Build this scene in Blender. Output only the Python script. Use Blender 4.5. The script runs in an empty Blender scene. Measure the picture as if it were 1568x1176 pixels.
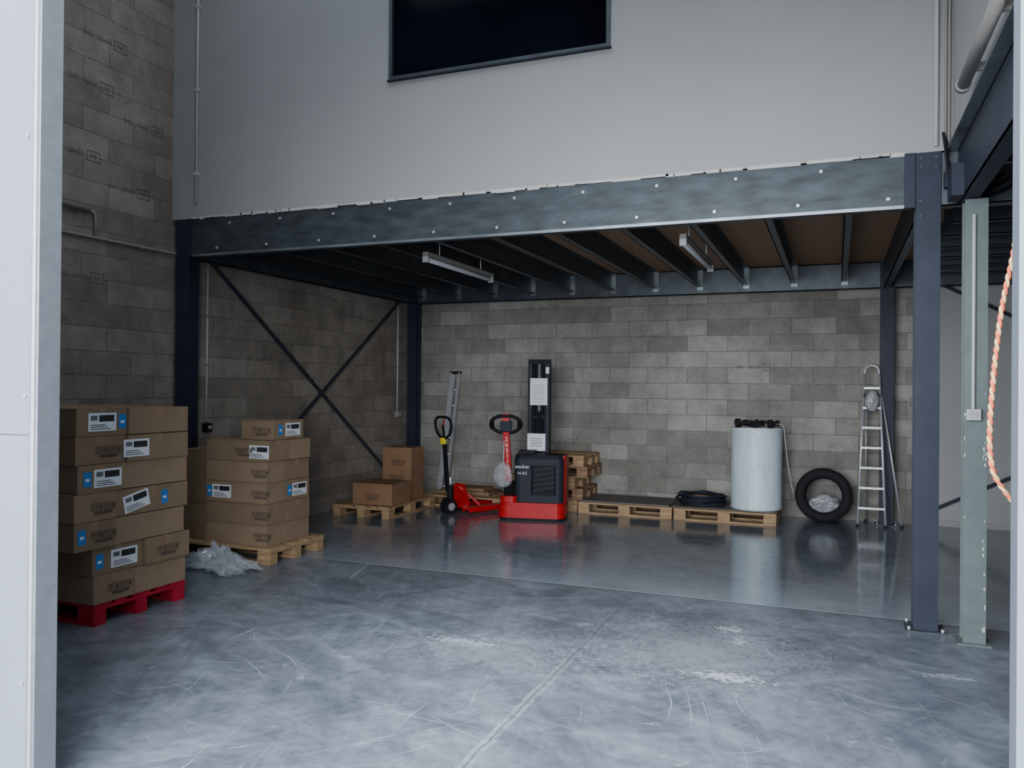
import bpy, bmesh, math, random
from mathutils import Matrix, Vector, noise
random.seed(7)
scene=bpy.context.scene
COL=scene.collection
# ------------------------------------------------------------------ materials
def new_mat(name):
    m=bpy.data.materials.new(name); m.use_nodes=True
    nt=m.node_tree; b=nt.nodes['Principled BSDF']
    return m,nt,b
def N(nt,t,**k):
    n=nt.nodes.new(t)
    for a,v in k.items(): setattr(n,a,v)
    return n
def L(nt,a,b): nt.links.new(a,b)
def c4(c): return (c[0],c[1],c[2],1)
def simple(name,col,rough=.5,metal=0,var=.12,scale=6,bump=0,alpha=1,col2=None,detail=4,stretch=None,coat=0,spec=.5,bubble=0):
    m,nt,b=new_mat(name)
    tc=N(nt,'ShaderNodeTexCoord'); src=tc.outputs['Object']
    if stretch:
        mp=N(nt,'ShaderNodeMapping'); mp.inputs['Scale'].default_value=stretch
        L(nt,src,mp.inputs[0]); src=mp.outputs[0]
    n=N(nt,'ShaderNodeTexNoise'); n.inputs['Scale'].default_value=scale; n.inputs['Detail'].default_value=detail
    L(nt,src,n.inputs['Vector'])
    r=N(nt,'ShaderNodeValToRGB')
    e=r.color_ramp.elements; e[0].position=.3; e[1].position=.7
    lo=col2 if col2 else [v*(1-var) for v in col]
    hi=[min(1,v*(1+var)) for v in col] if not col2 else col
    e[0].color=c4(lo); e[1].color=c4(hi)
    L(nt,n.outputs['Fac'],r.inputs[0]); L(nt,r.outputs[0],b.inputs['Base Color'])
    b.inputs['Roughness'].default_value=rough; b.inputs['Metallic'].default_value=metal
    b.inputs['Coat Weight'].default_value=coat; b.inputs['Specular IOR Level'].default_value=spec
    if alpha<1: b.inputs['Alpha'].default_value=alpha
    if bump:
        bp=N(nt,'ShaderNodeBump'); bp.inputs['Strength'].default_value=bump; bp.inputs['Distance'].default_value=.01
        h=n.outputs['Fac']
        if bubble:
            vo=N(nt,'ShaderNodeTexVoronoi'); vo.inputs['Scale'].default_value=bubble; vo.inputs['Randomness'].default_value=.25
            L(nt,tc.outputs['Object'],vo.inputs['Vector']); h=vo.outputs['Distance']
        L(nt,h,bp.inputs['Height']); L(nt,bp.outputs[0],b.inputs['Normal'])
    return m
def math_n(nt,op,a,b=None,c=None,clamp=False):
    n=nt.nodes.new('ShaderNodeMath'); n.operation=op; n.use_clamp=clamp
    for i,v in enumerate((a,b,c)):
        if v is None: continue
        if isinstance(v,(int,float)): n.inputs[i].default_value=v
        else: nt.links.new(v,n.inputs[i])
    return n.outputs[0]
def mixc(nt,f,a,b,mode='MIX'):
    n=nt.nodes.new('ShaderNodeMix'); n.data_type='RGBA'; n.blend_type=mode
    for s,v in ((0,f),(6,a),(7,b)):
        if isinstance(v,(int,float)): n.inputs[s].default_value=v
        elif isinstance(v,tuple): n.inputs[s].default_value=c4(v)
        else: nt.links.new(v,n.inputs[s])
    return n.outputs[2]
def ramp(nt,src,p0,p1,c0=(0,0,0),c1=(1,1,1)):
    r=nt.nodes.new('ShaderNodeValToRGB'); e=r.color_ramp.elements
    e[0].position=p0;e[1].position=p1;e[0].color=c4(c0);e[1].color=c4(c1)
    nt.links.new(src,r.inputs[0]); return r.outputs[0]

def block_mat(name,axis,c1,c2,mk):
    m,nt,b=new_mat(name)
    g=N(nt,'ShaderNodeNewGeometry'); s=N(nt,'ShaderNodeSeparateXYZ'); L(nt,g.outputs['Position'],s.inputs[0])
    cb=N(nt,'ShaderNodeCombineXYZ'); L(nt,s.outputs[axis],cb.inputs[0]); L(nt,s.outputs[2],cb.inputs[1])
    nz=N(nt,'ShaderNodeTexNoise'); nz.inputs['Scale'].default_value=9; nz.inputs['Detail'].default_value=3
    L(nt,g.outputs['Position'],nz.inputs['Vector'])
    va=N(nt,'ShaderNodeVectorMath',operation='SCALE'); L(nt,nz.outputs['Color'],va.inputs[0]); va.inputs['Scale'].default_value=.010
    vb=N(nt,'ShaderNodeVectorMath',operation='ADD'); L(nt,cb.outputs[0],vb.inputs[0]); L(nt,va.outputs[0],vb.inputs[1])
    br=N(nt,'ShaderNodeTexBrick'); L(nt,vb.outputs[0],br.inputs['Vector'])
    br.offset=.5
    for k,v in (('Scale',1),('Brick Width',.525),('Row Height',.21),('Mortar Size',.006),('Mortar Smooth',.4),('Bias',0)): br.inputs[k].default_value=v
    br.inputs['Color1'].default_value=c4(c1); br.inputs['Color2'].default_value=c4(c2); br.inputs['Mortar'].default_value=c4([v*mk for v in c1])
    n2=N(nt,'ShaderNodeTexNoise'); n2.inputs['Scale'].default_value=70; n2.inputs['Detail'].default_value=6; L(nt,g.outputs['Position'],n2.inputs['Vector'])
    n3=N(nt,'ShaderNodeTexNoise'); n3.inputs['Scale'].default_value=.8; n3.inputs['Detail'].default_value=4; L(nt,g.outputs['Position'],n3.inputs['Vector'])
    n4=N(nt,'ShaderNodeTexNoise'); n4.inputs['Scale'].default_value=4; n4.inputs['Detail'].default_value=7;n4.inputs['Roughness'].default_value=.65; L(nt,g.outputs['Position'],n4.inputs['Vector'])
    c=mixc(nt,1.0,br.outputs['Color'],ramp(nt,n2.outputs['Fac'],.3,.7,(.82,.82,.82),(1.12,1.12,1.12)),'MULTIPLY')
    c=mixc(nt,1.0,c,ramp(nt,n3.outputs['Fac'],.35,.65,(.80,.79,.775),(1.12,1.12,1.12)),'MULTIPLY')
    c=mixc(nt,1.0,c,ramp(nt,n4.outputs['Fac'],.3,.7,(.78,.78,.78),(1.2,1.2,1.2)),'MULTIPLY')
    L(nt,c,b.inputs['Base Color']); b.inputs['Roughness'].default_value=.95; b.inputs['Specular IOR Level'].default_value=.2
    h=math_n(nt,'ADD',math_n(nt,'MULTIPLY',br.outputs['Fac'],-1.0),math_n(nt,'MULTIPLY',n2.outputs['Fac'],.4))
    bp=N(nt,'ShaderNodeBump'); bp.inputs['Strength'].default_value=.5; bp.inputs['Distance'].default_value=.005
    L(nt,h,bp.inputs['Height']); L(nt,bp.outputs[0],b.inputs['Normal'])
    return m
M_block_l=block_mat('block_left',1,(.21,.182,.155),(.295,.26,.225),.88)
M_block_b=block_mat('block_back',0,(.20,.19,.172),(.335,.318,.293),.92)

def floor_mat():
    m,nt,b=new_mat('concrete_floor')
    g=N(nt,'ShaderNodeNewGeometry'); P=g.outputs['Position']
    s=N(nt,'ShaderNodeSeparateXYZ'); L(nt,P,s.inputs[0]); X,Y=s.outputs[0],s.outputs[1]
    def nz(scale,detail=5,rough=.55,vec=P,dist=0,off=None):
        if off:
            mp=N(nt,'ShaderNodeMapping');mp.inputs['Location'].default_value=(off,off*1.3,0);L(nt,vec,mp.inputs[0]);vec=mp.outputs[0]
        n=N(nt,'ShaderNodeTexNoise'); n.inputs['Scale'].default_value=scale;n.inputs['Detail'].default_value=detail
        n.inputs['Roughness'].default_value=rough; n.inputs['Distortion'].default_value=dist; L(nt,vec,n.inputs['Vector']); return n.outputs['Fac']
    wv=N(nt,'ShaderNodeTexNoise'); wv.inputs['Scale'].default_value=.8; L(nt,P,wv.inputs['Vector'])
    ws=N(nt,'ShaderNodeVectorMath',operation='SCALE'); L(nt,wv.outputs['Color'],ws.inputs[0]); ws.inputs['Scale'].default_value=.55
    wa=N(nt,'ShaderNodeVectorMath',operation='ADD'); L(nt,P,wa.inputs[0]); L(nt,ws.outputs[0],wa.inputs[1])
    PW=wa.outputs[0]
    def scr(rot,sc,off,d=5):
        mp=N(nt,'ShaderNodeMapping'); mp.inputs['Rotation'].default_value=(0,0,rot); mp.inputs['Location'].default_value=(off,off*.7,0)
        L(nt,PW,mp.inputs[0]); mp2=N(nt,'ShaderNodeMapping'); mp2.inputs['Scale'].default_value=sc; L(nt,mp.outputs[0],mp2.inputs[0])
        return nz(1,d,.6,mp2.outputs[0],.1)
    front=math_n(nt,'LESS_THAN',Y,6.235)
    base=ramp(nt,nz(.8,8,.66),.34,.68,(.085,.099,.122),(.205,.232,.272))
    base2=ramp(nt,nz(.7,6,.6,off=4),.3,.7,(.14,.165,.20),(.205,.235,.28))
    c=mixc(nt,front,base2,base)
    c=mixc(nt,1.0,c,ramp(nt,nz(14,7,.72),.3,.7,(.75,.75,.75),(1.22,1.22,1.22)),'MULTIPLY')
    c=mixc(nt,1.0,c,ramp(nt,nz(3.5,7,.7,off=11),.32,.66,(.78,.78,.78),(1.18,1.18,1.18)),'MULTIPLY')
    for i,rot in enumerate((.4,-.5,1.2)):
        f=ramp(nt,scr(rot,(.7,7,1),i*5.1+1,7),.52,.74)
        c=mixc(nt,math_n(nt,'MULTIPLY',f,.30),c,(.32,.365,.42))
    for i,rot in enumerate((-1.0,.2,.9)):
        f=ramp(nt,scr(rot,(.8,6,1),i*4.1+9,6),.52,.74)
        c=mixc(nt,math_n(nt,'MULTIPLY',f,math_n(nt,'ADD',.2,math_n(nt,'MULTIPLY',front,.35))),c,(.06,.07,.088))
    mask=ramp(nt,nz(1.3,4,off=2),.40,.60)
    for i,(rot,sc) in enumerate(((.5,(.9,55,1)),(-.7,(1.1,65,1)),(1.35,(1.0,60,1)),(2.3,(1.3,70,1)),(.05,(.8,50,1)))):
        f=ramp(nt,scr(rot,sc,i*3.7),.64,.70)
        f=math_n(nt,'MULTIPLY',f,math_n(nt,'MULTIPLY',mask,math_n(nt,'ADD',math_n(nt,'MULTIPLY',front,.4),.18)))
        c=mixc(nt,f,c,(.5,.55,.61))
    ch=ramp(nt,nz(8,9,.75,dist=.4,off=7),.59,.66)
    ch=math_n(nt,'MULTIPLY',ch,math_n(nt,'MULTIPLY',front,ramp(nt,nz(1.0,3,off=3),.46,.6)))
    c=mixc(nt,math_n(nt,'MULTIPLY',ch,.5),c,(.44,.48,.53))
    dk=ramp(nt,nz(13,7,.72,off=1),.62,.70)
    c=mixc(nt,math_n(nt,'MULTIPLY',dk,.5),c,(.045,.052,.064))
    edge=nz(26,8,.78)
    for (px,py,rx,ry,st) in ((-.56,4.6,.17,.06,.75),(-.64,5.52,.09,.05,.6),(-.56,5.27,.05,.07,.5),(-2.17,4.58,.22,.045,.5),(.57,5.1,.14,.04,.4),(-1.9,4.5,.5,.3,.12),(-.8,5.0,.6,.6,.14)):
        dx=math_n(nt,'DIVIDE',math_n(nt,'SUBTRACT',X,px),rx); dy=math_n(nt,'DIVIDE',math_n(nt,'SUBTRACT',Y,py),ry)
        d=math_n(nt,'SQRT',math_n(nt,'ADD',math_n(nt,'MULTIPLY',dx,dx),math_n(nt,'MULTIPLY',dy,dy)))
        d=math_n(nt,'ADD',d,math_n(nt,'MULTIPLY',math_n(nt,'SUBTRACT',edge,.5),9))
        f=math_n(nt,'LESS_THAN',d,.8)
        c=mixc(nt,math_n(nt,'MULTIPLY',f,st),c,(.6,.64,.67))
    wob=math_n(nt,'MULTIPLY',math_n(nt,'SUBTRACT',nz(5,4),.5),.03)
    jx=math_n(nt,'ABSOLUTE',math_n(nt,'ADD',math_n(nt,'SUBTRACT',X,-1.45),wob))
    j1=math_n(nt,'MULTIPLY',math_n(nt,'LESS_THAN',jx,.03),front)
    j1=math_n(nt,'MULTIPLY',j1,math_n(nt,'MULTIPLY',ramp(nt,nz(20,6,.7,off=5),.35,.6),ramp(nt,math_n(nt,'MULTIPLY',Y,.1),.38,.5,(1,1,1),(.05,.05,.05))))
    c=mixc(nt,math_n(nt,'MULTIPLY',j1,.5),c,(.44,.48,.53))
    jx2=math_n(nt,'LESS_THAN',jx,.005)
    c=mixc(nt,math_n(nt,'MULTIPLY',math_n(nt,'MULTIPLY',jx2,front),.6),c,(.06,.07,.08))
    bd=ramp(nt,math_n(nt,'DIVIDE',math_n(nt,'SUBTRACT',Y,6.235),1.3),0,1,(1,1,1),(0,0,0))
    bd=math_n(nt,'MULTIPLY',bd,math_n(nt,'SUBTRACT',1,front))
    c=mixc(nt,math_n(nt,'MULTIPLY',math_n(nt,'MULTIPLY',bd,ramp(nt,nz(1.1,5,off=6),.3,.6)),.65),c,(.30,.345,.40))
    jd=math_n(nt,'SUBTRACT',Y,6.235)
    c=mixc(nt,math_n(nt,'MULTIPLY',math_n(nt,'LESS_THAN',math_n(nt,'ABSOLUTE',math_n(nt,'ADD',jd,.010)),.010),.7),c,(.06,.07,.085))
    c=mixc(nt,math_n(nt,'MULTIPLY',math_n(nt,'LESS_THAN',math_n(nt,'ABSOLUTE',math_n(nt,'SUBTRACT',jd,.014)),.012),.6),c,(.42,.47,.54))
    L(nt,c,b.inputs['Base Color'])
    r=math_n(nt,'ADD',math_n(nt,'MULTIPLY',front,.20),math_n(nt,'ADD',.03,math_n(nt,'MULTIPLY',nz(3,7,.65),.20)))
    L(nt,r,b.inputs['Roughness'])
    b.inputs['Specular IOR Level'].default_value=.8
    bp=N(nt,'ShaderNodeBump'); bp.inputs['Strength'].default_value=.03; bp.inputs['Distance'].default_value=.003
    L(nt,nz(9,4),bp.inputs['Height']); L(nt,bp.outputs[0],b.inputs['Normal'])
    return m
M_floor=floor_mat()
M_white=simple('painted_wall',(.315,.315,.313),.8,var=.03,scale=1.5,bump=.05,spec=.15)
M_white2=simple('painted_wall_rear',(.34,.34,.34),.8,var=.03,scale=1.5,spec=.2)
M_whitedirty=simple('white_plaster_edge',(.45,.44,.42),.8)
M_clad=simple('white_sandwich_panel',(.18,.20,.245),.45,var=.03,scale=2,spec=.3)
M_alu=simple('aluminium',(.50,.52,.54),.38,.5,var=.08,scale=20)
M_frame=simple('door_frame_metal',(.22,.24,.27),.35,.4,var=.08,scale=20)
M_rubber=simple('black_rubber',(.012,.012,.014),.75,var=.2,scale=30,bump=.1,spec=.2)
M_steel=simple('navy_painted_steel',(.024,.029,.046),.5,0,var=.15,scale=5,spec=.22)
M_galv=simple('galvanised_steel',(.052,.062,.070),.5,.3,var=.35,scale=5,detail=6,stretch=(1,1,3),spec=.3)
M_galvl=simple('galvanised_flange',(.22,.25,.27),.35,.6,var=.35,scale=3,detail=6,stretch=(1,1,3))  # lighter copy of the beam steel, with a lit look in its colour
M_joist=simple('joist_steel',(.07,.083,.095),.42,.5,var=.2,scale=6)
M_chip=simple('chipboard',(.33,.205,.13),.85,var=.2,scale=30)
M_post=simple('grey_green_steel',(.115,.14,.137),.5,.1,var=.12,scale=9,spec=.3)
M_chipw=simple('chipped_paint',(.5,.52,.5),.7)
M_pvc=simple('white_conduit',(.42,.42,.42),.5,var=.05)
M_pvcg=simple('grey_conduit',(.25,.235,.22),.6,var=.08)
M_tube=simple('lamp_tube',(.6,.62,.64),.25,var=.02)
M_card=simple('cardboard',(.215,.15,.097),.8,var=.07,scale=5,bump=.03,spec=.2)
M_card2=simple('cardboard_light',(.25,.175,.115),.8,var=.07,scale=5,bump=.03,spec=.2)
M_card3=simple('cardboard_orange',(.24,.135,.075),.78,var=.08,scale=5,spec=.2)
M_tape=simple('parcel_tape',(.25,.165,.10),.3,var=.06,scale=12)
M_print=simple('dark_print',(.05,.04,.032),.8)
M_label=simple('label_paper',(.66,.68,.72),.6,var=.02)
M_black=simple('label_black',(.02,.02,.022),.6)
M_blue=simple('blue_sticker',(.02,.17,.48),.5,var=.04)
M_wood=simple('pallet_wood',(.42,.28,.16),.75,scale=7,stretch=(1,1,6),col2=(.27,.17,.09),bump=.15,spec=.2)
M_woodd=simple('old_pallet_wood',(.30,.185,.11),.8,scale=7,stretch=(1,1,6),col2=(.17,.10,.06),bump=.15,spec=.2)
M_redwood=simple('red_painted_wood',(.38,.007,.03),.6,var=.25,scale=8,bump=.1,spec=.3)
M_red=simple('red_paint',(.42,.006,.010),.4,var=.06,spec=.3)
M_blk=simple('black_plastic',(.010,.011,.014),.6,var=.2,scale=10,spec=.15)
M_blk2=simple('charcoal_plastic',(.016,.020,.030),.55,var=.1,scale=10,spec=.2)
M_yel=simple('yellow_sticker',(.75,.6,.03),.5)
M_foam=simple('pale_blue_foam',(.58,.68,.74),.25,var=.10,scale=9,bump=.55,stretch=(1,1,.3),bubble=45)
M_foamw=simple('white_foam',(.70,.74,.77),.5)
M_plastic=simple('clear_plastic_film',(.62,.66,.72),.08,var=.3,scale=14,alpha=.20,spec=1)
M_bag=simple('white_bag',(.33,.34,.36),.3,var=.3,scale=12,alpha=.85)
M_rope=simple('rope_orange',(.70,.13,.06),.7,scale=60)
M_rope2=simple('rope_cream',(.72,.45,.2),.7,scale=60)
M_board=simple('grey_board',(.12,.105,.095),.6,var=.15)
M_stamp=simple('stamp_ink',(.105,.098,.088),.9,var=.4,scale=50)
M_ink=simple('grey_ink',(.12,.12,.13),.8)
M_ground=simple('asphalt',(.22,.22,.22),.9,var=.2,scale=30)
def glass():
    m,nt,b=new_mat('dark_glass')
    n=N(nt,'ShaderNodeTexNoise'); n.inputs['Scale'].default_value=1.5
    L(nt,ramp(nt,n.outputs['Fac'],.4,.7,(.002,.0025,.005),(.004,.006,.011)),b.inputs['Base Color'])
    b.inputs['Roughness'].default_value=.1
    b.inputs['IOR'].default_value=1.12
    return m
M_glass=glass()

# ------------------------------------------------------------------ builder
class B:
    def __init__(s): s.bm=bmesh.new(); s.mats=[]; s.M=Matrix()
    def mi(s,m):
        if m not in s.mats: s.mats.append(m)
        return s.mats.index(m)
    def v(s,p): return s.bm.verts.new(s.M@Vector(p))
    def f(s,vs,m,sm=False):
        try:
            f=s.bm.faces.new(vs); f.material_index=s.mi(m); f.smooth=sm; return f
        except ValueError: return None
    def box(s,x0,x1,y0,y1,z0,z1,m,top=1.0,R=None):
        cx,cy=(x0+x1)/2,(y0+y1)/2
        P=[]
        for z,k in ((z0,1),(z1,top)):
            for x,y in ((x0,y0),(x1,y0),(x1,y1),(x0,y1)):
                p=Vector((cx+(x-cx)*k,cy+(y-cy)*k,z))
                if R: p=R@p
                P.append(s.v(p))
        for q in ((3,2,1,0),(4,5,6,7),(0,1,5,4),(1,2,6,5),(2,3,7,6),(3,0,4,7)): s.f([P[i] for i in q],m)
    def beam(s,a,b,w,h,m,up=(0,0,1)):
        a=Vector(a);b=Vector(b);d=(b-a).normalized();u=Vector(up)
        if abs(d.dot(u))>.98: u=Vector((0,1,0))
        r=d.cross(u).normalized();u=r.cross(d)
        P=[s.v(p+r*i*w/2+u*j*h/2) for p in (a,b) for i,j in ((-1,-1),(1,-1),(1,1),(-1,1))]
        for q in ((3,2,1,0),(4,5,6,7),(0,1,5,4),(1,2,6,5),(2,3,7,6),(3,0,4,7)): s.f([P[i] for i in q],m)
    def cyl(s,a,b,r,m,r2=None,n=16):
        r2=r if r2 is None else r2
        a=Vector(a);b=Vector(b);d=(b-a).normalized();u=Vector((0,0,1)) if abs(d.z)<.9 else Vector((1,0,0))
        x=d.cross(u).normalized();y=d.cross(x)
        A=[];Bv=[]
        for i in range(n):
            t=2*math.pi*i/n;o=x*math.cos(t)+y*math.sin(t)
            A.append(s.v(a+o*r));Bv.append(s.v(b+o*r2))
        for i in range(n):
            j=(i+1)%n; s.f([A[i],A[j],Bv[j],Bv[i]],m,True)
        s.f(A[::-1],m); s.f(Bv,m)
    def tube(s,pts,r,m,n=8,closed=False):
        pts=[Vector(p) for p in pts];k=len(pts);rings=[];prev=None
        for i,p in enumerate(pts):
            if closed: d=pts[(i+1)%k]-pts[i-1]
            else: d=pts[min(i+1,k-1)]-pts[max(i-1,0)]
            d.normalize()
            if prev is None:
                u=Vector((0,0,1)) if abs(d.z)<.9 else Vector((1,0,0)); x=d.cross(u).normalized()
            else: x=(prev-d*prev.dot(d)).normalized()
            prev=x;y=d.cross(x)
            rings.append([s.v(p+(x*math.cos(2*math.pi*j/n)+y*math.sin(2*math.pi*j/n))*r) for j in range(n)])
        for i in range(k if closed else k-1):
            a=rings[i];b=rings[(i+1)%k]
            for j in range(n): s.f([a[j],a[(j+1)%n],b[(j+1)%n],b[j]],m,True)
        if not closed: s.f(rings[0][::-1],m);s.f(rings[-1],m)
    def lathe(s,prof,T,m,n=48,closed=False):
        rings=[]
        for i in range(n):
            t=2*math.pi*i/n
            rings.append([s.v(T@Vector((r*math.cos(t),r*math.sin(t),z))) for r,z in prof])
        K=len(prof)
        for i in range(n):
            a=rings[i];b=rings[(i+1)%n]
            for j in range(K if closed else K-1):
                s.f([a[j],b[j],b[(j+1)%K],a[(j+1)%K]],m,True)
        if not closed:
            for j in (0,K-1):
                if prof[j][0]>1e-4: s.f([r[j] for r in rings][::(1 if j else -1)],m)
    def prism(s,pts,T,d,m):
        a=[s.v(T@Vector((x,y,0))) for x,y in pts];b=[s.v(T@Vector((x,y,d))) for x,y in pts]
        s.f(a[::-1],m);s.f(b,m)
        for i in range(len(pts)):
            j=(i+1)%len(pts);s.f([a[i],a[j],b[j],b[i]],m)
    def rect(s,T,x0,x1,y0,y1,m,z=0):
        s.f([s.v(T@Vector(p)) for p in ((x0,y0,z),(x1,y0,z),(x1,y1,z),(x0,y1,z))],m)
    def text(s,txt,size,T,m):
        cu=bpy.data.curves.new('t','FONT');cu.body=txt;cu.size=size;cu.align_x='CENTER';cu.align_y='CENTER';cu.resolution_u=2
        o=bpy.data.objects.new('t',cu);COL.objects.link(o)
        dg=bpy.context.evaluated_depsgraph_get();me=bpy.data.meshes.new_from_object(o.evaluated_get(dg))
        vs=[s.v(T@v.co) for v in me.vertices]
        for p in me.polygons: s.f([vs[i] for i in p.vertices],m)
        bpy.data.objects.remove(o);bpy.data.curves.remove(cu);bpy.data.meshes.remove(me)
    def done(s,name,bevel=0,parent=None,recalc=False,seg=2):
        if recalc: bmesh.ops.recalc_face_normals(s.bm,faces=s.bm.faces)
        me=bpy.data.meshes.new(name)
        co=[v.co for v in s.bm.verts]
        lo=Vector([min(c[i] for c in co) for i in range(3)]);hi=Vector([max(c[i] for c in co) for i in range(3)])
        c=(lo+hi)/2; c.z=lo.z
        for v in s.bm.verts: v.co-=c
        s.bm.to_mesh(me);s.bm.free()
        for m in s.mats: me.materials.append(m)
        o=bpy.data.objects.new(name,me);o.location=c;COL.objects.link(o)
        if bevel:
            md=o.modifiers.new('bevel','BEVEL');md.width=bevel;md.segments=seg;md.limit_method='ANGLE';md.angle_limit=math.radians(50)
        if parent:
            o.parent=parent; o.matrix_parent_inverse=Matrix.Translation(-parent.location)
        return o
def T(x,y,z): return Matrix.Translation((x,y,z))
def RZ(a): return Matrix.Rotation(math.radians(a),4,'Z')
def RX(a): return Matrix.Rotation(math.radians(a),4,'X')
def RY(a): return Matrix.Rotation(math.radians(a),4,'Y')
FACE_Y=RX(90)
FACE_X=RZ(90)@RX(90)
def spline(p,n=8):
    p=[Vector(q) for q in p];pts=[]
    for i in range(len(p)-1):
        for u in range(n):
            t=u/n;a=p[max(i-1,0)];q=p[i];c=p[i+1];d=p[min(i+2,len(p)-1)]
            pts.append(.5*((2*q)+(c-a)*t+(2*a-5*q+4*c-d)*t*t+(3*q-a-3*c+d)*t*t*t))
    return pts+[p[-1]]

xL,xR,yF,yB,zb,zt=-5.966,.483,5.986,10.52,2.826,3.192
WY=10.76; XW=-5.99; ZC=6.6; XE=4.2; DY=2.2
# ------------------------------------------------------------------ shell
def slab(name,x0,x1,y0,y1,z0,z1,m):
    b=B();b.box(x0,x1,y0,y1,z0,z1,m);return b.done(name)
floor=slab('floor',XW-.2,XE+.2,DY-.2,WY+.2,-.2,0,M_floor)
slab('ground_exterior',-14,14,-16,DY-.2,-.25,-.02,M_ground)
wl=slab('wall_left',XW-.2,XW,DY,WY+.2,0,ZC,M_block_l)
wb=slab('wall_back',XW,1.02,WY,WY+.2,0,ZC,M_block_b)
slab('wall_back_painted',1.02,XE+.2,WY,WY+.2,0,ZC,M_white2)
slab('wall_right',XE,XE+.2,DY,WY,0,ZC,M_white2)
slab('ceiling',XW-.2,XE+.2,DY-.1,WY+.2,ZC,ZC+.2,M_white)
slab('baseboard_back',1.03,XE,WY-.015,WY,0,.07,M_white)
wx0,wx1,wz0,wz1=-3.576,-1.627,4.22,5.55
b=B()
b.box(XW,wx0,yF+.0,yF+.1,zt,ZC,M_white); b.box(wx1,.70,yF,yF+.1,zt,ZC,M_white)
b.box(wx0,wx1,yF,yF+.1,zt,wz0,M_white); b.box(wx0,wx1,yF,yF+.1,wz1,ZC,M_white)
x=xL+.2
while x<.40:
    w=random.uniform(.04,.22); h=random.uniform(.004,.018)
    b.box(x,min(x+w,.42),yF-.006,yF,zt-h,zt+.012,M_whitedirty); x+=w*random.choice((.9,1,1.2))
b.done('wall_mezzanine_front')
slab('wall_mezzanine_side',.70,.80,DY+.15,yF,zt,ZC,M_white)
b=B()
t=.03
b.box(wx0,wx1,yF-.02,yF+.05,wz0,wz0+t,M_joist);b.box(wx0,wx1,yF-.02,yF+.05,wz1-t,wz1,M_joist)
b.box(wx0,wx0+t,yF-.02,yF+.05,wz0+t,wz1-t,M_joist);b.box(wx1-t,wx1,yF-.02,yF+.05,wz0+t,wz1-t,M_joist)
b.box(wx0+t,wx1-t,yF+.01,yF+.03,wz0+t,wz1-t,M_glass)
b.box(wx0-.01,wx1+.01,yF-.03,yF,wz0-.012,wz0,M_blk2)
b.done('window_1')
XD0,XD1=-2.80,.39
ZD=3.45
b=B(); yy0,yy1=DY-.04,DY+.04
zj=1.40
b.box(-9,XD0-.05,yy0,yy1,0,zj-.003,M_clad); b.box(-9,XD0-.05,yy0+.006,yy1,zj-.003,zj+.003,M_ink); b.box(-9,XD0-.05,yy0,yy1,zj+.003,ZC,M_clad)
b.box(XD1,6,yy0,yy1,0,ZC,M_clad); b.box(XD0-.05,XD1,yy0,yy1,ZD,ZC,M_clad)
for z in (.45,1.55,2.55,3.2): b.cyl((XD0-.085,yy0,z),(XD0-.085,yy0-.006,z),.007,M_alu,n=10)
b.done('wall_front')
b=B()
b.box(XD0-.05,XD0-.040,yy0-.005,yy1,0,ZD,M_rubber)
b.box(XD0-.040,XD0-.026,yy0-.02,yy1,0,ZD,M_frame)
b.box(XD0-.026,XD0-.022,yy0-.015,yy1,0,ZD,M_rubber)
b.box(XD0-.022,XD0-.010,yy0-.024,yy1,0,ZD,M_alu)
b.box(XD0-.010,XD0,yy0-.015,yy1,0,ZD,M_frame)
b.done('trim_1',.002)

def stamp(b,P,face,s=.06):
    for tx,dx in (('B40',-.15),('20x20',.02),('NF',.19)):
        b.text(tx,s,T(*P)@face@T(dx,0,0),M_stamp)
    Tm=T(*P)@face
    for y0,y1 in ((-.045,-.038),(.038,.045)): b.rect(Tm,.12,.26,y0,y1,M_stamp)
    for x0,x1 in ((.12,.127),(.253,.26)): b.rect(Tm,x0,x1,-.045,.045,M_stamp)
b=B()
for y,z in ((4.95,2.52),(5.44,3.36),(5.17,4.62),(5.03,4.2),(7.27,1.89),(9.13,2.52),(4.9,3.57),(9.9,.84),(5.6,3.99)): stamp(b,(XW+.002,y,z),FACE_X)
b.done('wall_left_block_stamps',parent=wl)
b=B()
for x,z in ((-3.9,2.73),(-1.0,1.89),(-3.6,.84),(.7,1.47),(-5.2,1.26),(-2.3,2.31)): stamp(b,(x,WY-.002,z),FACE_Y)
b.done('wall_back_block_stamps',parent=wb)

# ------------------------------------------------------------------ mezzanine
def column(name,x,y,w=.15):
    b=B();z1=zt-.05 if y>7 else zt
    b.box(x,x+w,y,y+.012,0.012,z1,M_steel);b.box(x,x+w,y+w-.012,y+w,.012,z1,M_steel);b.box(x+w/2-.006,x+w/2+.006,y+.012,y+w-.012,.012,z1,M_steel)
    b.box(x-.045,x+w+.045,y-.045,y+w+.045,0,.012,M_galv)
    for i in (-.025,w+.025):
        for j in (-.025,w+.025): b.cyl((x+i,y+j,.012),(x+i,y+j,.035),.012,M_alu,n=6)
    for z in (zb-.06,zb+.04,zt-.1,zt-.04):
        for i in (.03,w-.03): b.cyl((x+i,y,z),(x+i,y-.01,z),.011,M_galv,n=6)
    return b.done(name)
XC=XW+.055
for x,y in ((XC,yF),(xR,yF),(XC,yB),(xR,yB),(XE-.25,yB)): column('steel_column',x,y)
b=B()
def cbeamX(x0,x1,y,face,m=M_galv,z0=zb,z1=zt,d=.07):
    b.box(x0,x1,min(y,y+.008*face),max(y,y+.008*face),z0,z1,m)
    b.box(x0,x1,min(y,y+d*face),max(y,y+d*face),z0,z0+.01,m);b.box(x0,x1,min(y,y+d*face),max(y,y+d*face),z1-.01,z1,m)
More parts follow.
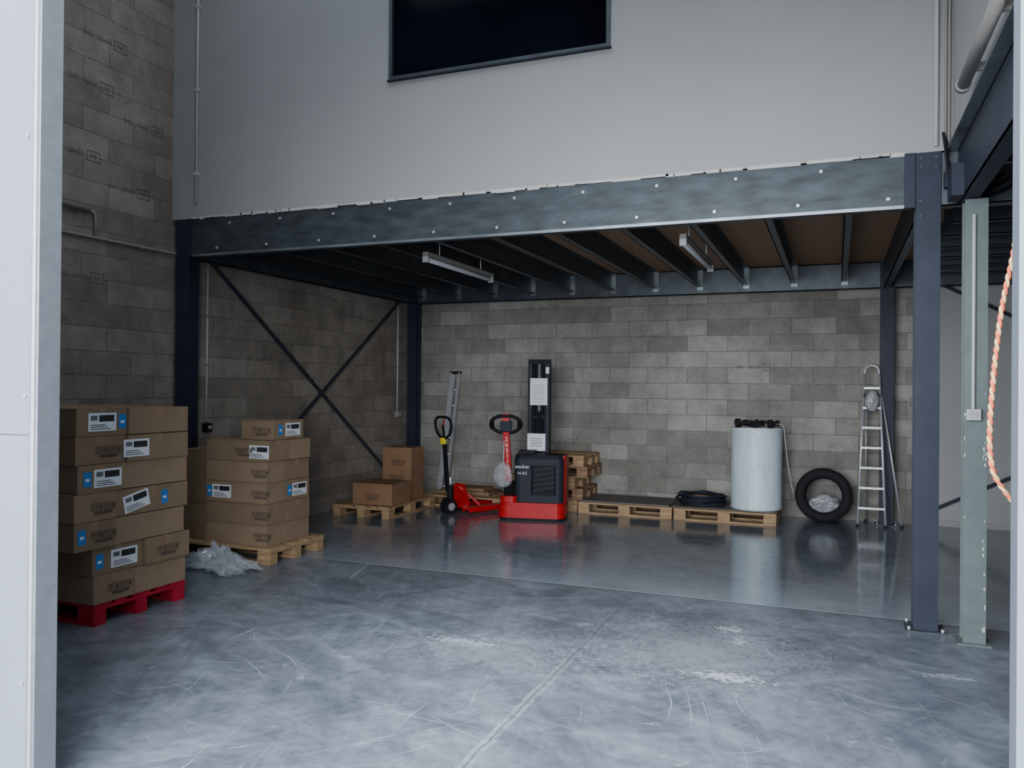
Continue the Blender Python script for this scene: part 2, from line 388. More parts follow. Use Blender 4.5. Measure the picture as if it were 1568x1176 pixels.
def cbeamY(y0,y1,x,face,m=M_joist,z0=zb,z1=zt,d=.07):
    b.box(min(x,x+.008*face),max(x,x+.008*face),y0,y1,z0,z1,m)
    b.box(min(x,x+d*face),max(x,x+d*face),y0,y1,z0,z0+.01,m);b.box(min(x,x+d*face),max(x,x+d*face),y0,y1,z1-.01,z1,m)
cbeamX(XC+.155,xR-.005,yF+.004,1)
b.box(XC+.155,xR-.005,yF-.002,yF+.004,zb,zb+.022,M_galvl)  # lower flange lip, its catch of light painted in by the lighter steel
b.box(xR-.07,xR-.004,yF-.012,yF+.002,zb+.0,zt,M_steel)
b.box(XC+.155,XC+.2,yF-.008,yF+.003,zb,zt,M_steel)
xx=XC+.5
while xx<xR-.1:
    for z in (zb+.07,zt-.07): b.cyl((xx+(.15 if z>3 else 0),yF+.004,z),(xx+(.15 if z>3 else 0),yF-.008,z),.012,M_alu,n=8)
    xx+=.575
cbeamX(XC+.155,xR-.005,yB+.02,1,M_joist,z1=zt-.05); cbeamX(xR+.155,XE,yB+.02,1,M_joist,z1=zt-.05)
cbeamX(xR+.155,XE,yF+.004,1,M_joist)
cbeamY(yF+.155,yB-.005,XC+.10,-1,z1=zt-.05); cbeamY(yF+.155,yB-.005,xR+.03,1,z1=zt-.05)
for i in range(11):
    x=.05-.575*i
    if x<XC+.2: break
    b.box(x-.004,x+.004,yF+.08,yB+.015,zb+.09,zt-.05,M_joist)
    b.box(x-.004,x+.055,yF+.08,yB+.015,zb+.09,zb+.098,M_joist); b.box(x-.004,x+.055,yF+.08,yB+.015,zt-.058,zt-.05,M_joist)
    b.box(x-.004,x+.07,yB+.0,yB+.018,zb+.05,zt-.05,M_galvl)
for y in [2.9+.6*i for i in range(14)]:
    if yF-.1<y<yF+.2: continue
    b.box(.84,XE-.01,y-.004,y+.004,zb+.09,zt-.05,M_joist); b.box(.84,XE-.01,y-.004,y+.055,zb+.09,zb+.098,M_joist)
cbeamY(DY+.15,yF-.01,.73,1,M_steel,d=.1,z1=zt-.012)
b.box(.66,.73,DY+.15,yF-.01,zt-.012,zt,M_galvl)
b.beam((.74,yF-.2,zb+.1),(.66,yF-.2,zb+.1),.2,.2,M_steel)
b.done('mezzanine_frame')
b=B()
b.box(XC,XE-.01,yF+.11,WY-.01,zt-.048,zt-.008,M_chip)
b.box(.85,XE-.01,DY+.15,yF+.1,zt-.048,zt-.008,M_chip)
b.done('mezzanine_deck')
b=B()
xb=XW+.075
b.beam((xb,6.25,2.98),(xb,10.42,.06),.045,.008,M_steel,up=(1,0,0)); b.beam((xb+.012,6.25,.05),(xb+.012,10.42,2.98),.045,.008,M_steel,up=(1,0,0))
b.cyl((xb-.01,8.33,1.52),(xb+.03,8.33,1.52),.03,M_steel)
b.done('cross_brace')
b=B()
b.beam((.9,yB+.19,3.0),(XE-.1,yB+.19,1.25),.04,.008,M_steel,up=(0,1,0)); b.beam((.9,yB+.2,.1),(XE-.1,yB+.2,1.8),.04,.008,M_steel,up=(0,1,0))
b.done('cross_brace')
b=B()
gx,gy=.75,5.80
b.box(gx,gx+.13,gy,gy+.010,.012,2.82,M_post);b.box(gx,gx+.13,gy+.12,gy+.13,.012,2.82,M_post);b.box(gx+.06,gx+.07,gy+.01,gy+.12,.012,2.82,M_post)
b.box(gx-.03,gx+.16,gy-.03,gy+.16,0,.012,M_post)
for i in range(22):
    z=random.uniform(.05,1.6);xx=gx+random.choice((.003,.108,.115,.12));h=random.uniform(.005,.03)
    b.box(xx,xx+random.uniform(.004,.010),gy-.001,gy,z,z+h,M_chipw)
b.done('building_post')
b=B()
b.cyl((gx+.05,gy-.014,1.48),(gx+.05,gy-.014,2.72),.011,M_pvc,n=10)
b.box(gx+.01,gx+.09,gy-.045,gy-.002,1.42,1.49,M_pvc)
b.box(gx+.025,gx+.075,gy-.05,gy-.045,1.435,1.475,M_white2)
b.done('switch_box',.004)
b=B()
r=.013;xc=XW+.018
b.tube([(xc,2.6,2.86),(xc,5.95,2.87),(xc+.04,6.05,2.87)],r,M_pvcg); b.tube([(xc,6.2,2.88),(xc,10.4,2.9)],r,M_pvcg)
b.cyl((xc+.01,3.2,3.1),(xc+.01,5.03,3.1),.025,M_pvcg); b.tube([(xc,5.03,3.1),(xc,5.09,3.08),(xc,5.1,3.03),(xc,5.1,2.88)],r,M_pvcg)
b.tube([(xc,6.45,1.22),(xc,6.45,2.88)],r,M_pvc); b.tube([(xc,10.3,1.2),(xc,10.3,2.9)],r,M_pvc)
for y,z in ((6.45,2.3),(6.45,1.8),(10.3,2.2),(4.2,2.86),(5.6,2.87),(7.5,2.88),(8.8,2.89)): b.box(XW,xc+.016,y-.012,y+.012,z-.018,z+.018,M_pvcg)
b.done('wall_conduit')
for y,z,m in ((6.45,1.12,M_blk),(10.3,1.15,M_pvcg)):
    b=B();b.box(XW,XW+.06,y-.045,y+.045,z,z+.09,m);b.cyl((XW+.06,y,z+.045),(XW+.075,y,z+.045),.022,M_white2);b.done('wall_socket',.006)
b=B()
b.tube([(-5.68,yF-.015,3.34),(-5.68,yF-.015,ZC)],.013,M_pvc)
for z in (3.6,4.4,5.2): b.box(-5.70,-5.66,yF-.03,yF,z,z+.03,M_pvc)
b.done('wall_conduit')
b=B()
for x,z0,rr_ in ((.60,3.22,.014),(.655,3.2,.009),(.675,3.15,.009)):
    b.tube([(x,yF-.02,z0),(x,yF-.02,ZC)],rr_,M_pvc if rr_>.01 else M_pvcg)
b.done('wall_conduit')
b=B()
for k in range(4):
    p=[Vector((.64+.01*k,yF-.04,3.3-.03*k)),Vector((.67,yF-.10-.02*k,3.08-.04*k)),Vector((.78+.03*k,yF-.08,2.95-.03*k)),Vector((.9+.05*k,yF-.02,3.0-.02*k)),Vector((1.1,yF+.1,3.08))]
    b.tube(spline(p,6),.009,M_rubber)
b.box(.645,.70,yF-.09,yF-.03,2.93,3.03,M_blk2)
b.done('electric_cable')
def strip(name,x,y0,y1,z,ceil):
    b=B()
    b.box(x-.03,x+.03,y0,y1,z+.03,z+.07,M_pvcg); b.cyl((x,y0+.03,z),(x,y1-.03,z),.025,M_tube)
    b.box(x-.03,x+.03,y0,y0+.03,z-.03,z+.03,M_pvc);b.box(x-.03,x+.03,y1-.03,y1,z-.03,z+.03,M_pvc)
    for y in (y0+.3,y1-.3): b.cyl((x,y,z+.07),(x,y,ceil),.006,M_alu,n=8)
    b.done(name,.004)
strip('fluorescent_lamp',-3.68,6.85,8.45,2.83,zt-.05)
strip('fluorescent_lamp',-1.20,6.76,8.36,2.83,zt-.05)
b=B()
b.cyl((.63,3.75,3.27),(.63,4.95,3.27),.032,M_pvcg); b.cyl((.63,3.7,3.27),(.63,3.75,3.27),.038,M_blk2);b.cyl((.63,4.95,3.27),(.63,5.0,3.27),.038,M_pvcg)
for y in (4.0,4.7): b.box(.63,.699,y,y+.03,3.25,3.29,M_pvcg)
b.done('tube_lamp')
b=B()
path=spline([(.47,2.42,3.4),(.462,2.45,2.6),(.45,2.5,2.08),(.41,2.5,1.81),(.388,2.5,1.56),(.388,2.5,1.42),(.41,2.5,1.35),(.47,2.5,1.28),(.52,2.45,1.3)],40)
for s_,m in ((0,M_rope),(math.pi,M_rope2)):
    pts=[];acc=0
    for i,p in enumerate(path):
        if i: acc+=(path[i]-path[i-1]).length
        a=acc/.022*math.pi+s_; pts.append(p+Vector((math.cos(a),math.sin(a),0))*.0032)
    b.tube(pts,.0046,m,n=6)
b.done('hanging_rope')

# ------------------------------------------------------------------ pallets
def pallet(name,x0,y0,along='X',m=M_wood,z=0,rot=0,L_=1.2,W_=.8):
    b=B()
    if along=='X': b.M=T(x0,y0,z)@RZ(rot)
    else: b.M=T(x0+W_,y0,z)@RZ(90+rot)
    for w,y in ((.145,0),(.1,.17),(.145,.3275),(.1,.53),(.145,W_-.145)):
        b.box(0,L_,y,y+w,.122,.144,m)
    for x in (0,(L_-.145)/2,L_-.145):
        b.box(x,x+.145,0.001,W_-.001,.1,.122,m)
    for y,w in ((0.003,.1),(.3475,.1),(W_-.103,.1)):
        b.box(.002,L_-.002,y,y+w,0,.022,m)
        for x in (0.002,(L_-.145)/2,L_-.147): b.box(x,x+.145,y,y+w,.022,.1,m)
    return b.done(name,.002)
pallet('red_wooden_pallet',-5.71,3.87,m=M_redwood)
pallet('wooden_pallet',-5.84,5.81)
pallet('wooden_pallet',-5.77,8.40,'Y')
pallet('wooden_pallet',-5.22,9.66)
pallet('wooden_pallet',-3.06,9.87); pallet('wooden_pallet',-1.84,9.87)
for i in range(5): pallet('wooden_pallet',-4.03+(.0,.06,-.04,.13,.08)[i],9.96+(.0,.03,.02,.0,.02)[i],m=M_woodd if i%2 else M_wood,z=.1455*i,L_=.93,W_=.72,rot=(0,.8,-.8,1.2,-.6)[i])
# ------------------------------------------------------------------ boxes
def label(b,Tm,x,y,w=.22,h=.12,rot=0):
    Q=Tm@T(x,y,.0015)@RZ(rot)
    b.rect(Q,-w/2,w/2,-h/2,h/2,M_label)
    b.rect(Q,-w*.12,w*.42,.02*h,h*.38,M_black,.0008)
    for i in range(3): b.rect(Q,-w*.42,w*(.1+.1*i),-h*(.16+.11*i)-h*.02,-h*(.16+.11*i)+h*.02,M_black,.0008)
    b.rect(Q,-w*.42,-w*.18,h*.1,h*.36,M_ink,.0008)
def sticker(b,Tm,x,y,s=.06):
    b.rect(Tm@T(x,y,.0015),-s/2,s/2,-s*.8,s*.8,M_blue); b.rect(Tm@T(x,y,.002),-s*.25,s*.25,-s*.2,s*.1,M_label)
def logos(b,Tm,x,y,s=.045):
    Q=Tm@T(x,y,.0015)
    for i in range(4):
        ox=(i-1.5)*s*1.15
        for r in ((-.5,.5,.42,.5),(-.5,.5,-.5,-.42),(-.5,-.42,-.42,.42),(.42,.5,-.42,.42)): b.rect(Q,ox+r[0]*s,ox+r[1]*s,r[2]*s,r[3]*s,M_print)
        if i%2: b.rect(Q,ox-.2*s,ox+.2*s,-.3*s,.25*s,M_print)
        else: b.rect(Q,ox-.06*s,ox+.06*s,-.35*s,.3*s,M_print); b.rect(Q,ox-.25*s,ox+.25*s,.05*s,.2*s,M_print)
    for i in range(2): b.rect(Q,-s*1.6,s*1.6,-s*(.75+.25*i)-.004,-s*(.75+.25*i)+.003,M_print)
def cbox(x0,x1,y0,y1,z0,z1,m=None,side=(),front=(),rot=0,name='cardboard_box'):
    m=m or random.choice((M_card,M_card2))
    b=B();cx,cy=(x0+x1)/2,(y0+y1)/2
    b.M=T(cx,cy,0)@RZ(rot)@T(-cx,-cy,0)
    g=.0015; b.box(x0+g,x1-g,y0+g,y1-g,z0+g,z1-g,m)
    w=.028
    b.box(x0+g,x1-g,cy-w,cy+w,z1-g,z1-g+.0008,M_tape)
    b.box(x1-g,x1-g+.0008,cy-w,cy+w,z1-.06,z1-g,M_tape)
    b.box(x0+.01,x1-.01,y0+g-.0005,y0+g,z1-.012,z1-.010,M_print)
    Ts=T(x1,cy,(z0+z1)/2)@FACE_X; Tf=T(cx,y0,(z0+z1)/2)@FACE_Y
    for Tm,lst in ((Ts,side),(Tf,front)):
        for it in lst:
            k=it[0]
            if k=='L': label(b,Tm,it[1],it[2] if len(it)>2 else 0,rot=it[3] if len(it)>3 else 0)
            elif k=='S': sticker(b,Tm,it[1],it[2] if len(it)>2 else 0)
            elif k=='G': logos(b,Tm,it[1],it[2] if len(it)>2 else 0)
    return b.done(name,.005,seg=2)
h=.185
X1=-4.50
rows=[ (4.19,[('G',.05)],[]),
       (4.27,[('S',-.15),('L',.05)],[('G',0)]),
       (4.02,[('S',-.10),('G',.07)],[]),
       (4.03,[('G',.06)],[('L',-.15,0,12),('S',.1)]),
       (4.07,[('S',-.1),('L',.06)],[]),
       (4.11,[('G',.06)],[('L',-.2)]),
       (4.12,[('L',.0),('S',.16)],[])]
for i,(sp,a,c) in enumerate(rows):
    z0=.1445+h*i; dx=random.uniform(-.014,.010); y0=3.86 if sp>4.15 else 3.70+random.uniform(0,.03)
    y1=4.68+random.uniform(-.05,.02)
    rt=random.uniform(-1.2,1.2)
    cbox(X1-.42+dx,X1+dx,y0,sp,z0,z0+h,side=a,rot=rt*.3); cbox(X1-.42-dx,X1-dx,sp+.004,y1,z0,z0+h-random.uniform(0,.004),side=c)
    cbox(X1-.85,X1-.44,y0+.02,sp,z0,z0+h); cbox(X1-.85,X1-.44,sp+.004,y1,z0,z0+h)
X2=-4.74;h=.191
fr=[[('G',.3)],[('G',.28)],[('S',-.30),('L',-.16),('G',.28)],[('G',.27)],[('G',.08),('L',.25,-.01)]]
for i in range(5):
    z0=.1445+h*i; o=(0,.02,-.03,.01,.05)[i]
    cbox(-5.44,X2+o*.3,5.88,6.12+o,z0,z0+h,front=fr[i])
    cbox(-5.2,X2+random.uniform(-.005,.012),6.124+o,6.50,z0,z0+h-random.uniform(0,.005),side=[('S',-.1),('L',.05)] if i==2 else [])
cbox(-5.10,X2,5.96,6.40,.1445+5*h,.1445+6*h-.01,front=[('G',.05)],side=[('S',-.12),('L',.06)])
cbox(-5.82,-5.45,5.93,6.45,.1445,.48); cbox(-5.80,-5.45,5.93,6.45,.481,.99)
cbox(-5.55,-4.99,8.5,8.96,.1445,.41,M_card3,front=[('G',0,-.02)])
cbox(-5.50,-5.07,9.12,9.45,.1445,.81,M_card3,front=[('G',0,-.05),('G',.02,.15)])
b=B();b.box(-5.05,-4.3,9.85,10.3,.146,.19,M_woodd);b.box(-5.0,-4.4,9.9,10.25,.19,.23,M_card3);b.done('stacked_boards',.004)
b=B();b.box(-3.04,-1.9,9.90,10.62,.1455,.163,M_board);b.box(-1.88,-.66,9.93,10.6,.1455,.156,M_board);b.done('flat_board',.002)

# ------------------------------------------------------------------ crumpled film
def film(name,c,size,m,seed,layers=3,n=60,lift=.5):
    bm=bmesh.new()
    for k in range(layers):
        a=k*2.1+seed;ca,sa=math.cos(a),math.sin(a);g=[]
        sc=1-.15*k
        for i in range(n+1):
            row=[]
            for j in range(n+1):
                u=i/n*2-1;v=j/n*2-1
                p=Vector((u*1.7+seed+k*7,v*1.7,k*3.1))
                r1=1-abs(noise.noise(p*1.3))*2; r2=1-abs(noise.noise(p*2.9))*2; r3=1-abs(noise.noise(p*6))*2
                hh=max(0,(1-(u*u+v*v)**.5*.75))
                z=hh*(.30+.45*r1*.8+.32*r2+.16*r3)*lift*(1-.2*k)
                du=.28*noise.noise(p*1.6+Vector((9,0,0)))+.12*noise.noise(p*4+Vector((3,0,0)));dv=.28*noise.noise(p*1.6+Vector((0,7,0)))+.12*noise.noise(p*4+Vector((0,5,0)))
                x=(u*.8+du)*sc;y=(v*.8+dv)*sc
                row.append(bm.verts.new((size[0]*(x*ca*.15+x*.85-y*sa*.2),size[1]*(y+x*sa*.2),max(.003+.004*k,size[2]*z+.004*k))))
            g.append(row)
        for i in range(n):
            for j in range(n):
                f=bm.faces.new((g[i][j],g[i+1][j],g[i+1][j+1],g[i][j+1])); f.smooth=True
    me=bpy.data.meshes.new(name);bm.to_mesh(me);bm.free();me.materials.append(m)
    o=bpy.data.objects.new(name,me);o.location=c;COL.objects.link(o);return o
film('crumpled_plastic_film',(-4.97,5.50,.001),(.58,.24,.52),M_plastic,3.3,layers=4,n=80)
def bagmesh(name,c,r,m,seed,fold=.22):
    bm=bmesh.new();nu,nv=48,30;g=[]
    for j in range(nv+1):
        w=j/nv;row=[]
        base=math.sin(math.pi*min(1,w*.93+.04))**.6*(1-.35*w)+.05
        for i in range(nu):
            t=2*math.pi*i/nu
            p=Vector((math.cos(t)*1.3,math.sin(t)*1.3,w*2.2+seed))
            d=base*(1+fold*noise.noise(p*1.6)+fold*.7*(1-2*abs(noise.noise(p*3.2))))
            row.append(bm.verts.new((r[0]*d*math.cos(t),r[1]*d*math.sin(t),r[2]*w)))
        g.append(row)
    for j in range(nv):
        for i in range(nu):
            f=bm.faces.new((g[j][i],g[j][(i+1)%nu],g[j+1][(i+1)%nu],g[j+1][i]));f.smooth=True
    bm.faces.new(g[0][::-1]);bm.faces.new(g[-1])
    me=bpy.data.meshes.new(name);bm.to_mesh(me);bm.free();me.materials.append(m)
    o=bpy.data.objects.new(name,me);o.location=c;COL.objects.link(o);return o

# ------------------------------------------------------------------ hand pallet truck
b=B(); b.M=T(-4.54,9.14,0)@RZ(-28)
for s in (-1,1):
    b.cyl((s*.045-.02,0,.09),(s*.045+.02,0,.09),.09,M_blk,n=28); b.cyl((s*.045-.023,0,.09),(s*.045+.023,0,.09),.05,M_alu,n=20)
b.box(-.03,.03,-.03,.03,.09,.2,M_blk); b.cyl((0,.02,.15),(0,.02,.36),.04,M_blk,n=20); b.cyl((0,.02,.36),(0,.02,.46),.022,M_alu)
b.prism([(-.24,.0),(.24,.0),(.24,.08),(.08,.30),(-.08,.30),(-.24,.08)],T(0,.14,.07)@RX(80),.03,M_red)
b.beam((-.2,.35,.10),(-.05,.12,.34),.05,.03,M_red);b.beam((.2,.35,.10),(.05,.12,.34),.05,.03,M_red)
for s in (-1,1):
    b.box(s*.195-.075,s*.195+.075,.12,1.05,.06,.092,M_red); b.box(s*.195-.075,s*.195-.065,.12,1.0,.03,.06,M_red); b.box(s*.195+.065,s*.195+.075,.12,1.0,.03,.06,M_red)
    b.cyl((s*.195-.04,.95,.036),(s*.195+.04,.95,.036),.035,M_blk)
b.beam((0,-.02,.28),(0,-.08,.97),.05,.04,M_blk)
b.box(-.035,.035,-.12,-.07,.88,.96,M_yel)
hp=[(-.03,-.08,.95),(-.12,-.085,1.0),(-.17,-.09,1.08),(-.165,-.1,1.17),(-.1,-.105,1.215),(0,-.105,1.22),(.1,-.105,1.215),(.165,-.1,1.17),(.17,-.09,1.08),(.12,-.085,1.0),(.03,-.08,.95)]
b.tube(spline(hp,5),.017,M_blk,n=10); b.beam((0,-.08,.95),(0,-.1,1.12),.03,.02,M_blk); b.beam((0,-.1,1.12),(.05,-.11,1.2),.015,.01,M_red)
b.done('pallet_truck',.004)

# ------------------------------------------------------------------ electric stacker
b=B(); b.M=T(-3.44,9.28,0)@RZ(12)
def rr(x0,x1,y0,y1,r,n=5):
    pts=[]
    for cx,cy,a in ((x1-r,y0+r,-90),(x1-r,y1-r,0),(x0+r,y1-r,90),(x0+r,y0+r,180)):
        for i in range(n+1):
            t=math.radians(a+90*i/n);pts.append((cx+r*math.cos(t),cy+r*math.sin(t)))
    return pts
b.prism(rr(-.42,.40,-.25,.3,.12),T(0,0,.03),.15,M_red)
b.prism(rr(-.40,.385,-.23,.3,.11),T(0,0,.18),.03,M_red)
b.prism(rr(-.40,-.18,-.2,.3,.08),T(0,0,.21),.07,M_red)
b.prism(rr(-.405,.39,-.235,.3,.12),T(0,0,.0),.03,M_blk)
b.prism(rr(-.23,.38,-.17,.28,.08),T(0,0,.21),.53,M_blk2)
b.prism(rr(-.22,.37,-.15,.28,.08),T(0,0,.74),.04,M_blk)
b.prism(rr(.345,.395,-.10,.28,.024),T(0,0,.20),.58,M_red)
b.prism(rr(-.03,.30,-.185,0,.05),T(0,0,.30),.36,M_blk)
for i in range(5): b.beam((.02,-.188,.36+.06*i),(.27,-.188,.40+.06*i),.02,.012,M_blk2,up=(0,-1,0))
b.box(-.2,.0,-.02,.2,.76,.82,M_blk)
b.text('stacker',.06,T(-.125,-.172,.64)@FACE_Y,M_label); b.text('14 AC',.05,T(-.125,-.172,.56)@FACE_Y,M_label)
mx=.055
for x in (-.19+mx,.03+mx):
    b.box(x,x+.06,.30,.42,.05,1.93,M_blk); b.box(x+.012,x+.048,.295,.30,.3,1.90,M_blk2)
b.box(-.19+mx,.09+mx,.33,.40,1.90,1.96,M_blk); b.box(-.19+mx,.09+mx,.33,.40,1.2,1.25,M_blk); b.box(-.19+mx,.09+mx,.33,.40,.75,.8,M_blk)
b.cyl((-.05+mx,.34,.2),(-.05+mx,.34,1.3),.028,M_blk2); b.cyl((-.05+mx,.34,1.3),(-.05+mx,.34,1.9),.015,M_alu)
b.box(-.13+mx,.03+mx,.375,.38,.8,1.9,M_blk)
for x in (-.10,-.0): b.tube([(x+mx,.34,.8),(x+mx,.34,1.9)],.008,M_blk)
b.box(-.16+mx,.06+mx,.286,.290,1.38,1.72,M_label)
for i in range(8): b.box(-.13+mx,.02+mx,.2845,.286,1.42+.03*i,1.425+.03*i,M_ink)
b.box(-.19+mx,.04+mx,.28,.285,.80,1.02,M_label)
for i in range(4): b.box(-.15+mx,-.0+mx,.2785,.28,.86+.03*i,.867+.03*i,M_black)
b.box(.035+mx,.08+mx,.293,.296,1.78,1.86,M_label)
for s in (-.19,.17): b.box(s-.06,s+.06,.42,.55,.05,.10,M_blk)
b.cyl((-.3,-.05,.27),(-.3,-.05,.45),.07,M_blk)
b.beam((-.3,-.08,.42),(-.33,-.14,1.06),.075,.06,M_red,up=(0,-1,0))
for i,ch in enumerate('265119A'): b.text(ch,.075,T(-.302-.003*(7-i),-.1255-.0068*(6-i)-.003,.56+.068*(6-i))@FACE_Y,M_label)
loop=[(-.33,-.14,1.05),(-.43,-.15,1.06),(-.51,-.17,1.12),(-.50,-.18,1.2),(-.42,-.19,1.245),(-.33,-.19,1.25),(-.24,-.19,1.245),(-.16,-.18,1.2),(-.15,-.17,1.12),(-.23,-.15,1.06),(-.33,-.14,1.05)]
b.tube(spline(loop,5),.022,M_blk,n=10)
b.prism(rr(-.07,.07,-.06,.07,.03),T(-.33,-.13,1.13)@RX(90),.06,M_blk2)
b.prism(rr(-.045,.045,-.03,.06,.02),T(-.33,-.13,1.22)@RX(90),.07,M_red)
for s in (-.5,-.16): b.cyl((s,-.18,1.1),(s,-.18,1.2),.028,M_blk,n=12)
st=b.done('electric_pallet_stacker',.005)
bag=bagmesh('hanging_plastic_bag',(-3.72,8.95,.40),(.12,.07,.30),M_plastic,8.1,.3)
b=B();b.tube([(-3.72,8.96,.69),(-3.73,9.0,.95)],.004,M_foamw,n=6);b.done('bag_handle',parent=bag)

# ------------------------------------------------------------------ folded ladder leaning on back wall
b=B()
a0=Vector((-5.42,10.55,.0));a1=Vector((-5.29,10.715,1.81));ux=Vector((1,0,0))
for off in (0,.13): b.beam(a0+ux*off,a1+ux*off,.03,.05,M_alu,up=(0,-1,0))
for i in range(7):
    t_=.08+.13*i;p=a0.lerp(a1,t_);b.cyl(p,p+ux*.13,.014,M_alu,n=10)
b.beam(a0+Vector((.035,-.03,.02)),a1+Vector((.035,-.03,-.02)),.075,.012,M_alu,up=(0,-1,0))
b.cyl(a1+Vector((-.02,0,0)),a1+ux*.15,.02,M_blk)
for off in (0,.13): b.box(a0.x+off-.02,a0.x+off+.02,a0.y-.03,a0.y+.03,0,.035,M_blk)
b.done('folded_aluminium_ladder')

b=B();pts=[]
for i in range(7*36):
    t_=2*math.pi*i/36;k=i/36
    rad=.27+.03*math.sin(k*2.1)-.008*(k%3);pts.append((-1.55+rad*math.cos(t_)+.02*math.sin(k*3),10.2+rad*math.sin(t_)*.95,.182+.017*k*.95+.008*math.sin(5*t_)))
b.tube(pts,.014,M_blk2);b.tube([(-1.55+.2*math.cos(t*.2)+.02,10.2+.2*math.sin(t*.2),.19+.0013*t) for t in range(0,64)],.013,M_woodd)
b.done('coiled_hose')
b=B();rx,ry=-.90,10.22
b.lathe([(.30,0),(.305,.02),(.30,.05),(.302,.3),(.298,.6),(.302,.9),(.30,.96),(.303,.975)],T(rx,ry,.157),M_foam,n=56)
pts=[]
for i in range(5*40):
    t_=2*math.pi*i/40;rad=.06+.045*i/40*.95+.02;pts.append((rx+min(rad,.285)*math.cos(t_),ry+min(rad,.285)*math.sin(t_),1.134))
b.tube(pts,.006,M_foamw,n=6)
b.lathe([(.303,0),(.306,.01),(.303,.02)],T(rx,ry,1.115),M_foamw,n=56)
b.done('bubble_wrap_roll')
b=B()
for cx,cy,rad in ((-1.08,10.12,.06),(-.88,10.05,.075),(-.70,10.14,.06),(-.95,10.2,.07)):
    for k in range(3): b.tube([(cx+rad*math.cos(t*.4),cy+rad*.8*math.sin(t*.4),1.17+.02*k+.012*math.sin(t)) for t in range(16)],.013,M_rubber,closed=True)
b.beam((-1.14,10.0,1.2),(-.70,10.08,1.215),.05,.03,M_rubber);b.cyl((-1.10,10.02,1.142),(-1.10,10.02,1.25),.03,M_rubber);b.cyl((-.73,10.06,1.142),(-.73,10.06,1.24),.03,M_rubber)
b.tube(spline([(-.66,10.08,1.19),(-.58,10.0,1.17),(-.555,9.98,1.0),(-.53,10.0,.75),(-.49,10.05,.5),(-.47,10.1,.38)]),.006,M_pvc,n=6)
b.done('coiled_strap')
b=B()
Tt=T(-.135,10.42,.33)@RX(90-8)
R0=.325
prof=[(.205,-.085),(.215,-.105),(.26,-.12),(.295,-.115),(.315,-.098),(R0-.002,-.085),(R0,-.05),(R0-.008,-.047),(R0-.008,-.037),(R0,-.034),(R0,-.006),(R0-.008,-.004),(R0-.008,.004),(R0,.006),(R0,.034),(R0-.008,.037),(R0-.008,.047),(R0,.05),(R0-.002,.085),(.315,.098),(.295,.115),(.26,.12),(.215,.105),(.205,.085),(.212,.075),(.26,.10),(.30,.09),(.312,.0),(.30,-.09),(.26,-.10),(.212,-.075)]
b.lathe(prof,Tt,M_rubber,n=64,closed=True)
for i in range(56):
    t_=2*math.pi*i/56
    for zz in (-.09,.09):
        b.M=Tt@Matrix.Rotation(t_,4,'Z'); b.box(.314,.324,-.009,.009,zz-.018,zz+.018,M_rubber); b.M=Matrix()
b.done('truck_tyre',recalc=True)
bagmesh('white_plastic_bag',(-.13,10.40,.125),(.17,.07,.22),M_bag,5.2,.45)
b=B()
A0=Vector((.24,10.30,0.0));A1=Vector((.31,10.47,1.80));B0=Vector((.54,10.30,0));B1=Vector((.47,10.47,1.80))
r_=.016
arc=spline([A1,A1+Vector((.015,.01,.07)),(A1+B1)/2+Vector((0,.015,.10)),B1+Vector((-.015,.01,.07)),B1],6)
b.tube([A0,A1],r_,M_alu,n=10); b.tube([B0,B1],r_,M_alu,n=10); b.tube(arc,r_,M_alu,n=10)
for i in range(7):
    t_=(.22+.235*i)/1.8
    p=A0.lerp(A1,t_);q=B0.lerp(B1,t_)
    b.box(p.x,q.x,p.y-.03,p.y+.05,p.z-.012,p.z+.012,M_alu)
b.box(.30,.48,10.40,10.50,1.53,1.56,M_blk2)
C0=Vector((.72,10.40,0));C1=Vector((.50,10.49,1.55));D0=Vector((.34,10.70,0));D1=Vector((.33,10.50,1.55))
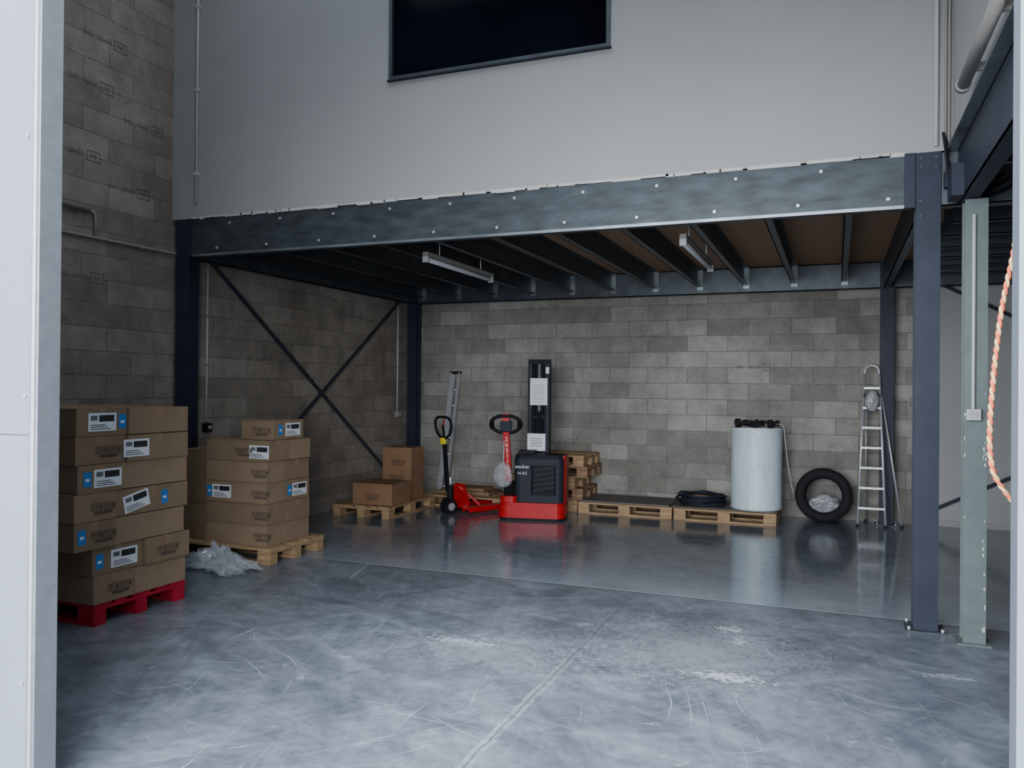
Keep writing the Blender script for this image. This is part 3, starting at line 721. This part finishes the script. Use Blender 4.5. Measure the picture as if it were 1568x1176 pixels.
b.tube([C0,C1],.012,M_alu,n=8);b.tube([D0,D1],.012,M_alu,n=8)
for p in (A0,B0,C0,D0): b.box(p.x-.02,p.x+.02,p.y-.02,p.y+.02,0,.03,M_blk)
ld=b.done('step_ladder')
o=bagmesh('tool_pouch',(.39,10.37,1.36),(.08,.035,.24),M_bag,2.2,.25)

# ------------------------------------------------------------------ lights / world
w=bpy.data.worlds.new('World');scene.world=w;w.use_nodes=True
bg=w.node_tree.nodes['Background'];bg.inputs[0].default_value=(.74,.85,1.0,1);bg.inputs[1].default_value=1.0
def area(name,loc,tgt,sx,sy,p,col):
    l=bpy.data.lights.new(name,'AREA');l.shape='RECTANGLE';l.size=sx;l.size_y=sy;l.energy=p;l.color=col
    o=bpy.data.objects.new(name,l);o.location=loc;o.rotation_euler=(Vector(tgt)-Vector(loc)).to_track_quat('-Z','Y').to_euler();COL.objects.link(o)
area('open_sky_light',(-2,-6,3.2),(-2,8,1.2),14,6,4700,(.89,.945,1.0))
area('high_sky_light',(-1,-2.6,8.6),(-1.2,4.2,0),6,3,2300,(.86,.93,1.0))
area('ceiling_fill',(-2.6,4.0,ZC-.05),(-2.6,4.0,0),5,2.6,100,(.80,.90,1.0))  # added fill light under the ceiling

# ------------------------------------------------------------------ camera
f,yaw,pit,roll=1230.33,.3838,.0043,.0089
cd=bpy.data.cameras.new('camera');cam=bpy.data.objects.new('camera',cd);COL.objects.link(cam)
cd.sensor_width=36;cd.sensor_fit='HORIZONTAL';cd.lens=36*f/1568;cd.clip_start=.05
F=Vector((-math.sin(yaw)*math.cos(pit),math.cos(yaw)*math.cos(pit),math.sin(pit)));R=Vector((math.cos(yaw),math.sin(yaw),0));U=R.cross(F)
R2=math.cos(roll)*R+math.sin(roll)*U;U2=-math.sin(roll)*R+math.cos(roll)*U
cam.matrix_world=Matrix(((R2.x,U2.x,-F.x,0),(R2.y,U2.y,-F.y,0),(R2.z,U2.z,-F.z,1.6),(0,0,0,1)))
scene.camera=cam
